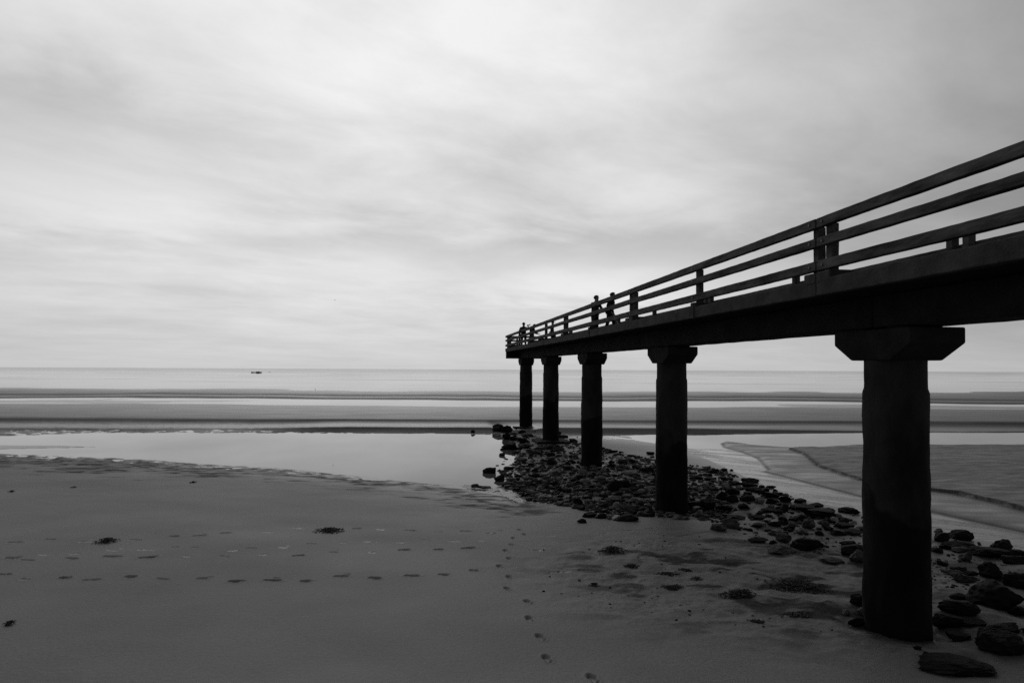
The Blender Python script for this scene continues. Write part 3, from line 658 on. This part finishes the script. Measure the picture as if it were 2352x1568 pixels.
# random smaller rocks filling the heap
HZ = [((1160,1400),(1005,1160),70), ((1400,1560),(1075,1195),40), ((1560,1800),(1090,1200),30), ((1780,2000),(1150,1240),22), ((2150,2352),(1240,1500),12)]
def mound_ok(p): return float(sdist(P_MOUND, np.array([p.x]), np.array([p.y]))[0]) < -.1
HEAP_AX = [(1180,1000),(1250,1080),(1330,1110),(1450,1140),(1600,1150),(1720,1160),(1850,1190),(2000,1230)]
for (xa, xb), (ya, yb), n in HZ:
    m = 0; tries = 0
    while m < n and tries < 900 and ROCKS < 296:
        tries += 1
        x = random.uniform(xa, xb); y = random.uniform(ya, yb); p = on_ground(x, y)
        if not mound_ok(p): continue
        wpx = random.uniform(8, 20) * (1 if y < 1200 else 1.6)
        rock(x - wpx / 2, x + wpx / 2, y - wpx * random.uniform(.3, .55), y, random.choices((0, 1, 2), (5, 4, 1))[0]); m += 1
def rubble():
    verts = []; faces = []; mi = []; bmb = []
    for q in range(10):
        me = rock_mesh(300 + q, 2, 9); bmb.append((np.array([v.co[:] for v in me.vertices]), [tuple(f.vertices) for f in me.polygons])); bpy.data.meshes.remove(me)
    pts = [(random.uniform(1130, 2420), random.uniform(985, 1560)) for _ in range(9000)]
    pts += [(random.uniform(1130, 1680), random.uniform(1000, 1200)) for _ in range(7000)]
    X, Y, H = on_ground_many(pts); md = sdist(P_MOUND, X, Y); dens = fbm(X * .35, Y * .35, 3); n = 0
    for x, y, h, m, dn in zip(X, Y, H, md, dens):
        loose = m > .1 and math.hypot((x - 6.4) * .7, (y - 16.5) * 1.1) < 4.6 and random.random() < .09
        if (m > .1 and not loose) or h < -.10: continue
        rr = Vector((x, y, 0)) - AX1; ss = rr.dot(ED) / SPAN
        near = ss < .62
        if near and (dn < -.08 or random.random() < .2): continue
        if not near and random.random() < .30 + 1.2 * dn: continue
        s = random.uniform(.06, .20) if random.random() < .78 else random.uniform(.20, .40)
        if near: s *= random.uniform(.3, .6)
        if loose: s = random.uniform(.03, .08)
        vs, fs = random.choice(bmb); b = len(verts); a = random.uniform(0, 6.28); c, sn = math.cos(a), math.sin(a); fl = random.uniform(.35, .75)
        for v in vs: verts.append((x + s * (v[0] * c - v[1] * sn), y + s * .8 * (v[0] * sn + v[1] * c), h + s * fl * (.12 + v[2])))
        faces += [tuple(i + b for i in f) for f in fs]; mi += [random.choices((0, 1, 2), (5, 4, 1.6))[0]] * len(fs); n += 1
    me = bpy.data.meshes.new('rubble'); me.from_pydata(verts, [], faces)
    for m in M_ROCK: me.materials.append(m)
    me.polygons.foreach_set('material_index', np.array(mi, np.int32)); me.shade_smooth(); me.set_sharp_from_angle(angle=R(24))
    o = link('rubble', me); tag(o, 'loose small stones filling the gaps of the rock heap', 'rubble', kind='stuff'); print('RUBBLE', n)
rubble()

# ------------------------------------------------------------------ seaweed and drift on the sand
def weed(px, py, wpx, dpx, n, label, h=.05, curve=None):
    p = on_ground(px, py); k = p.y / F; wv = wpx * k; el = math.atan2(CAM_H, p.length); dv = min(dpx * k / max(math.sin(el), .15), wv * 1.1)
    bm = bmesh.new()
    for i in range(int(n * 1.8)):
        a = random.uniform(0, 6.28); r = min(abs(random.gauss(0, .45)), .95) * (1 + .35 * mnoise.noise(Vector((math.cos(a) * 1.7, math.sin(a) * 1.7, px))))
        x = r * math.cos(a) * wv / 2; y = r * math.sin(a) * dv / 2
        if curve: y += curve * (x / wv) ** 2
        z0 = gz(p.x + x, p.y + y) - p.z
        L = random.uniform(.03, .10) * min(1.4, .6 + wv * .5); th = random.uniform(0, 6.28); top = h * max(0, 1 - r * r) * random.random()
        prev = None
        q = Vector((x, y, z0 + .006 + top)); wd = random.uniform(.006, .018)
        for j in range(5):
            th += random.uniform(-.7, .7); sd_ = Vector((-math.sin(th), math.cos(th), random.uniform(-.4, .4))) * wd * (1 - .15 * j)
            ring = [bm.verts.new(q + sd_), bm.verts.new(q + Vector((0, 0, .012))), bm.verts.new(q - sd_)]
            if prev:
                bm.faces.new((prev[0], prev[1], ring[1], ring[0])); bm.faces.new((prev[1], prev[2], ring[2], ring[1])); bm.faces.new((prev[2], prev[0], ring[0], ring[2]))
            else: bm.faces.new(ring)
            prev = ring; q = q + Vector((math.cos(th), math.sin(th), random.uniform(-.3, .3))) * (L / 4); q.z = max(q.z, z0 + .004)
        bm.faces.new(prev[::-1])
    o = from_bm('seaweed', bm, M_WEED); o.location = p
    tag(o, label, 'seaweed', 'seaweed washed up on the sand'); return o
weed(245, 1244, 52, 13, 150, 'small dark seaweed clump on the open sand, left of the larger scattered one', .10)
weed(757, 1219, 76, 14, 240, 'scattered dark seaweed clump on the open sand near the pool, widest one', .09)
weed(1405, 1266, 72, 17, 330, 'oval matted seaweed patch on the sand in front of the second pillar', .12)
weed(1450, 1302, 36, 8, 90, 'thin dark seaweed strand below right of the oval patch', .07)
weed(1698, 1369, 84, 14, 300, 'long curved dark seaweed bank left of the nearest pillar', .12, curve=.5)
weed(1545, 1350, 52, 8, 130, 'flat seaweed smear left of the long curved bank', .03)
weed(1530, 1318, 56, 11, 140, 'ragged seaweed smear between oval patch and curved bank', .04)
weed(1365, 1344, 28, 6, 40, 'small dark twist of seaweed alone in the middle foreground sand', .06)
weed(1575, 1310, 40, 6, 60, 'narrow line of weed bits left of the nearest pillar', .03)
weed(1600, 1330, 26, 7, 40, 'small weed tuft beside the ragged smear', .05)
weed(20, 1434, 26, 9, 40, 'small black seaweed twist at the lower left border', .06)
weed(443, 1108, 20, 4, 40, 'dark bit of weed on sand just below the left pool shore', .06)
weed(27, 1129, 16, 4, 30, 'dark bit of weed on the sand at the far left border', .06)
weed(170, 1119, 14, 3, 20, 'tiny weed bit second from the left border below the pool', .04)
weed(1830, 1345, 135, 30, 620, 'wide tangle of weed over half buried stones left of nearest pillar', .10)
weed(1740, 1428, 40, 8, 70, 'low weed smear on the sand below the curved bank, left one', .03)
weed(1830, 1412, 74, 12, 150, 'longer low weed smear on the sand in front of the nearest pillar', .03)

def foam():
    verts, faces = [], []
    for ln in FOAM_LINES:
        for a, b in zip(ln, ln[1:]):
            n = int(math.hypot(b[0] - a[0], b[1] - a[1]) * 3.2)
            for _ in range(n):
                t = random.random(); x = a[0] + (b[0] - a[0]) * t + random.gauss(0, 4); y = a[1] + (b[1] - a[1]) * t + random.gauss(0, 1.6)
                p = at(x, y, .0); z = max(gz(p.x, p.y), 0) + .004; r = random.uniform(.02, .11); m = len(verts); k = random.uniform(.5, 1)
                for j in range(9):
                    an = 6.283 * j / 9; q = r * random.uniform(.6, 1.2); verts.append((p.x + q * 1.4 * math.cos(an), p.y + q * k * math.sin(an), z))
                verts.append((p.x, p.y, z + .018)); faces.extend((m + j, m + (j + 1) % 9, m + 9) for j in range(9))
    me = bpy.data.meshes.new('foam'); me.from_pydata(verts, [], faces); me.shade_smooth()
    tag(link('foam', me, noise_mat('foam', .25, .60, 14, .6, .4, .5, 40)), 'pale foam along the trickle leaving the left pool', 'foam', kind='stuff')
foam()

# ------------------------------------------------------------------ people
def skin_mesh(name, joints, edges, root, mat, parent, sub=2):
    ks = list(joints); me = bpy.data.meshes.new(name)
    me.from_pydata([joints[k][0] for k in ks], [(ks.index(a), ks.index(b)) for a, b in edges], [])
    o = link(name, me, mat, parent)
    sm = o.modifiers.new('skin', 'SKIN'); sm.use_smooth_shade = True; sm.branch_smoothing = .3
    for i, k in enumerate(ks):
        r = joints[k][1]; sv = me.skin_vertices[0].data[i]; sv.radius = r if isinstance(r, tuple) else (r, r); sv.use_root = (k == root)
    ss = o.modifiers.new('sub', 'SUBSURF'); ss.levels = sub; ss.render_levels = sub
    return o
def person(label, loc, rz, height, arms, legs=None, lean=0.0, turn=0.0, coat=.0, hat=None, hair=True, jacket=M_CLOTH):
    root = empty('person', loc, rz); q_ = height / 1.75; root.scale = (q_ * 1.2, q_ * 1.2, q_)
    tag(root, label, 'person', 'people standing on the pier deck')
    V = Vector; ls = lambda z: lean * max(0, z - .9)
    J = {'pel': (V((0, 0, .95)), (.15, .11)), 'spi': (V((0, ls(1.15), 1.15)), (.145, .10)), 'che': (V((0, ls(1.36), 1.36)), (.17, .115)), 'nck': (V((0, ls(1.5) + .01, 1.49)), .058),
         'hd0': (V((0, ls(1.58) + .025, 1.575)), (.07, .085)), 'hd1': (V((0, ls(1.66) + .03, 1.66)), (.075, .095)), 'hd2': (V((0, ls(1.72) + .025, 1.72)), (.055, .07)),
         'nos': (V((math.sin(turn) * -.0, ls(1.64) + .135, 1.635)), .014), 'chn': (V((0, ls(1.57) + .10, 1.555)), .03)}
    E = [('pel', 'spi'), ('spi', 'che'), ('che', 'nck'), ('nck', 'hd0'), ('hd0', 'hd1'), ('hd1', 'hd2'), ('hd1', 'nos'), ('hd0', 'chn')]
    JJ, JT = dict(), dict(); EJ, ET = [('pel', 'spi'), ('spi', 'che'), ('che', 'col')], []
    for s, n in ((-1, 'l'), (1, 'r')):
        J['ear' + n] = (V((s * .085, ls(1.64) + .03, 1.64)), .018); E.append(('hd1', 'ear' + n))
        el, wr = arms[n]; sh = V((s * .185, ls(1.4), 1.40)); el = V(el); wr = V(wr); d = (wr - el).normalized(); hand = wr + d * .09
        J['sh' + n] = (sh, .06); J['el' + n] = (el, .043); J['wr' + n] = (wr, .028); J['pm' + n] = (hand, (.036, .02))
        E += [('che', 'sh' + n), ('sh' + n, 'el' + n), ('el' + n, 'wr' + n), ('wr' + n, 'pm' + n)]
        side = d.cross(V((0, 0, 1)));  side = side.normalized() if side.length > .1 else V((1, 0, 0))
        for f, (o_, ln) in enumerate(((-.03, .075), (-.01, .085), (.01, .08), (.03, .065))):
            a = hand + side * o_ + d * .03; b = a + d * ln * .5; c_ = b + (d * .6 + V((0, 0, -.6))).normalized() * ln * .5
            for nm, q in (('a', a), ('b', b), ('c', c_)): J[f'f{n}{f}{nm}'] = (q, .009)
            E += [('pm' + n, f'f{n}{f}a'), (f'f{n}{f}a', f'f{n}{f}b'), (f'f{n}{f}b', f'f{n}{f}c')]
        t0 = wr + side * (-s) * .035 + d * .03; J['th' + n] = (t0, .011); J['ti' + n] = (t0 + side * (-s) * .03 + d * .05, .009); E += [('wr' + n, 'th' + n), ('th' + n, 'ti' + n)]
        lg = (legs or {}).get(n, ((s * .11, .02, .50), (s * .12, 0, .09))); kn, an = V(lg[0]), V(lg[1]); hp = V((s * .095, 0, .88))
        J['hp' + n] = (hp, .09); J['kn' + n] = (kn, .06); J['an' + n] = (an, .042); J['to' + n] = (an + V((s * .02, .17, -.05)), .035)
        E += [('pel', 'hp' + n), ('hp' + n, 'kn' + n), ('kn' + n, 'an' + n), ('an' + n, 'to' + n)]
        JJ['sh' + n] = (sh, .075); JJ['el' + n] = (el, .058); JJ['wr' + n] = (wr, .042); EJ += [('che', 'sh' + n), ('sh' + n, 'el' + n), ('el' + n, 'wr' + n)]
        JT['hp' + n] = (hp, .105); JT['kn' + n] = (kn, .078); JT['an' + n] = (an, .062); ET += [('pel', 'hp' + n), ('hp' + n, 'kn' + n), ('kn' + n, 'an' + n)]
    skin_mesh('body', J, E, 'pel', M_SKIN, root)
    JJ['pel'] = (J['pel'][0] + V((0, 0, -.05)), (.18, .135)); JJ['spi'] = (J['spi'][0], (.17, .125)); JJ['che'] = (J['che'][0], (.19, .135)); JJ['col'] = (J['nck'][0] - V((0, 0, .03)), .07)
    if coat: JJ['hem'] = (V((0, 0, .95 - coat)), (.20, .16)); EJ.append(('pel', 'hem'))
    skin_mesh('jacket', JJ, EJ, 'pel', jacket, root)
    JT['pel'] = (V((0, 0, .98)), (.165, .125)); skin_mesh('trousers', JT, ET, 'pel', M_CLOTH, root)
    for s, n in ((-1, 'l'), (1, 'r')):
        an = J['an' + n][0]; q = an.copy(); q.z -= .035
        skin_mesh('shoe', {'a': (q - V((0, .04, 0)), .05), 'b': (q + V((s * .01, .08, -.005)), .048), 'c': (q + V((s * .02, .17, -.012)), .04)}, [('a', 'b'), ('b', 'c')], 'a', M_BLACK, root, 1)
    hc = J['hd1'][0] + V((0, -.012, .015))
    bm = bmesh.new(); bmesh.ops.create_uvsphere(bm, u_segments=20, v_segments=14, radius=1)
    if hat:
        for v in bm.verts: v.co = V((v.co.x * .105, v.co.y * .125, max(v.co.z, -.1) * .115 + .02))
        o = from_bm('cap', bm, M_CLOTH, root, 180); o.location = hc
        bm = bmesh.new(); bmesh.ops.create_cone(bm, cap_ends=True, segments=20, radius1=.09, radius2=.085, depth=.012)
        for v in bm.verts: v.co.y = v.co.y * 1.1 + .13
        from_bm('brim', bm, M_CLOTH, o, 40).location = (0, 0, .012)
    elif hair:
        for v in bm.verts:
            if v.co.y > .45 and v.co.z < .5: v.co.y = .45
            v.co = V((v.co.x * .098, v.co.y * .122 - .01, max(v.co.z, -.75) * .115 + .01)) * (1 + .06 * mnoise.noise(v.co * 5))
        from_bm('hair', bm, M_HAIR, root, 180).location = hc
    return root
def deck_at(const, off):      # a point on the deck from the pier frame
    z = const / (off + 202.4); x = U * (const - 202.4 * z); y = U * F * z
    r = Vector((x, y, 0)) - AX1; s = r.dot(ED)
    return Vector((x, y, Z(203) + SLOPE * s))
hang = {'l': ((-.25, -.02, 1.13), (-.25, .10, .90)), 'r': ((.25, -.02, 1.13), (.25, .10, .90))}
# man at the rail, hands on it; view direction of the figures is their local +Y
pA = person('person with short dark hair leaning on the railing, left of the walker', deck_at(972, 190), R(-140), 1.76,
       {'l': ((-.27, .14, 1.14), (-.14, .34, 1.10)), 'r': ((.28, .12, 1.14), (.14, .34, 1.10))}, lean=.10, coat=.26)
pB = person('person in dark coat walking with a leash, just right of the leaning one', deck_at(1010, 225), R(-120), 1.74,
       {'l': ((-.22, -.04, 1.14), (-.20, .06, .90)), 'r': ((.27, .0, 1.12), (.29, .16, .86))},
       legs={'l': ((-.10, .10, .50), (-.10, .15, .09)), 'r': ((.10, -.02, .50), (.10, -.14, .10))}, lean=.14, coat=.34)
pC = person('person in a peaked cap and grey coat standing mid deck', deck_at(1120, 92), R(-105), 1.72, hang, coat=.40, hat=True, jacket=M_CLOTH2)
pD = person('person holding up a camera near the seaward end, tallest figure', deck_at(946, 26.5), R(-12), 1.88,
       {'l': ((-.27, .02, 1.14), (-.20, .22, 1.02)), 'r': ((.33, .08, 1.22), (.24, .22, 1.50))}, coat=.08)
pE = person('person bent over the railing beside the camera holder, arms forward', deck_at(1000, 45), R(-85), 1.68,
       {'l': ((-.24, .20, 1.08), (-.14, .42, .98)), 'r': ((.26, .20, 1.08), (.18, .44, 1.00))}, lean=.25, coat=.2)
def camera_thing():
    t = empty('camera', (0, 0, 0)); tag(t, 'small black camera with raised long lens held up by the tall person', 'camera')
    m = pD.matrix_basis @ Vector((.22, .29, 1.57)); t.location = m; t.rotation_euler = (R(28), 0, pD.rotation_euler.z - R(60))
    bm = bmesh.new(); bar(bm, -.075, .075, -.035, .035, -.055, .05); bar(bm, -.03, .03, -.03, .03, .05, .085)
    o = from_bm('camera_body', bm, M_BLACK, t); o.modifiers.new('b', 'BEVEL').width = .008
    bm = bmesh.new(); bmesh.ops.create_cone(bm, cap_ends=True, segments=24, radius1=.035, radius2=.045, depth=.20, matrix=Matrix.Translation((0, .13, 0)) @ Matrix.Rotation(R(-90), 4, 'X'))
    from_bm('lens', bm, M_BLACK, t, 40)
camera_thing()
def leash():
    a = pB.matrix_basis @ Vector((.29, .24, .84)); b = deck_at(1010, 256) + Vector((0, 0, .12)); bm = bmesh.new(); prev = None
    for i in range(17):
        t = i / 16; p = a.lerp(b, t) - Vector((0, 0, .22 * math.sin(math.pi * t)))
        ring = [bm.verts.new(p + Vector((math.cos(k * 1.571), 0, math.sin(k * 1.571))) * .009) for k in range(4)]
        if prev:
            for k in range(4): bm.faces.new((prev[k], prev[(k + 1) % 4], ring[(k + 1) % 4], ring[k]))
        prev = ring
    tag(from_bm('leash', bm, M_BLACK), 'thin dark leash sloping down from the walking person to the deck', 'leash')
leash()

# ------------------------------------------------------------------ boats and birds
def boat(px, py, length, label, cabin=True):
    d = ray(px, py); k = -CAM_H / d.z; t = empty('boat', (d.x * k, d.y * k, 0)); tag(t, label, 'boat', 'dark boats far out on the sea')
    bm = bmesh.new(); n = 14; rings = []
    for i in range(n + 1):
        u = i / n; x = (u - .5) * length; wd = length * .13 * (math.sin(math.pi * min(.98, max(.02, u * .9 + .06)))) ** .5; top = length * (.05 + .035 * (2 * u - 1) ** 2)
        rings.append([bm.verts.new(v) for v in ((x, -wd, top), (x, -wd * .7, -.2), (x, wd * .7, -.2), (x, wd, top))])
    for a, b in zip(rings, rings[1:]):
        for k2 in range(4): bm.faces.new((a[k2], a[(k2 + 1) % 4], b[(k2 + 1) % 4], b[k2]))
    bm.faces.new(rings[0]); bm.faces.new(rings[-1][::-1]); from_bm('hull', bm, M_HULL, t)
    if cabin:
        bm = bmesh.new(); bar(bm, -.02 * length, .30 * length, -.08 * length, .08 * length, .045 * length, .105 * length, n=3, axis=0)
        o = from_bm('cabin', bm, M_HULL, t); o.modifiers.new('b', 'BEVEL').width = .1
    return t
boat(589, 855.5, 12.5, 'long low dark boat far out on the sea, the larger of two')
boat(619.5, 854.6, 3.2, 'tiny dark boat right of the long low one near the horizon', False)
def bird(loc, span, label, flying=True):
    t = empty('bird', loc, R(70)); tag(t, label, 'bird')
    bm = bmesh.new(); bmesh.ops.create_uvsphere(bm, u_segments=14, v_segments=10, radius=1)
    L = span * .42
    for v in bm.verts:
        y = v.co.y; tp = 1 - .55 * abs(y) ** 2; v.co = Vector((v.co.x * .16 * L * tp, y * .5 * L, v.co.z * .16 * L * tp + (.10 * L if y > .8 else 0)))
    from_bm('body', bm, M_FEATHER, t, 180).location = (0, 0, 0 if flying else .24 * L + .1)
    if flying:
        for s in (-1, 1):
            bm = bmesh.new(); pr = None
            for u, x, z, c_ in ((0, .05, 0, .22), (.5, .5, .22, .20), (1, 1, .08, .05)):
                x *= s * span / 2; z *= span * .35; cc = c_ * span * .5
                ring = [bm.verts.new((x, cc, z)), bm.verts.new((x, 0, z + .03 * span)), bm.verts.new((x, -cc, z))]
                if pr:
                    for k in range(3): bm.faces.new((pr[k], pr[(k + 1) % 3], ring[(k + 1) % 3], ring[k]))
                else: bm.faces.new(ring)
                pr = ring
            bm.faces.new(pr[::-1]); from_bm('wing', bm, M_HULL, t)
    else:
        for s in (-1, 1):
            bm = bmesh.new(); bar(bm, s * .04 - .01, s * .04 + .01, -.01, .01, 0, .24 * L + .05); from_bm('leg', bm, M_HULL, t)
d = ray(769, 689).normalized(); bird(Vector((0, 0, CAM_H)) + d * 260, 1.15, 'small dark bird flying over the sea')
p = at(724, 894, .02); bird((p.x, p.y, .03), .75, 'tiny dark bird standing at the edge of the sea', False)
print('ROCKS', ROCKS)
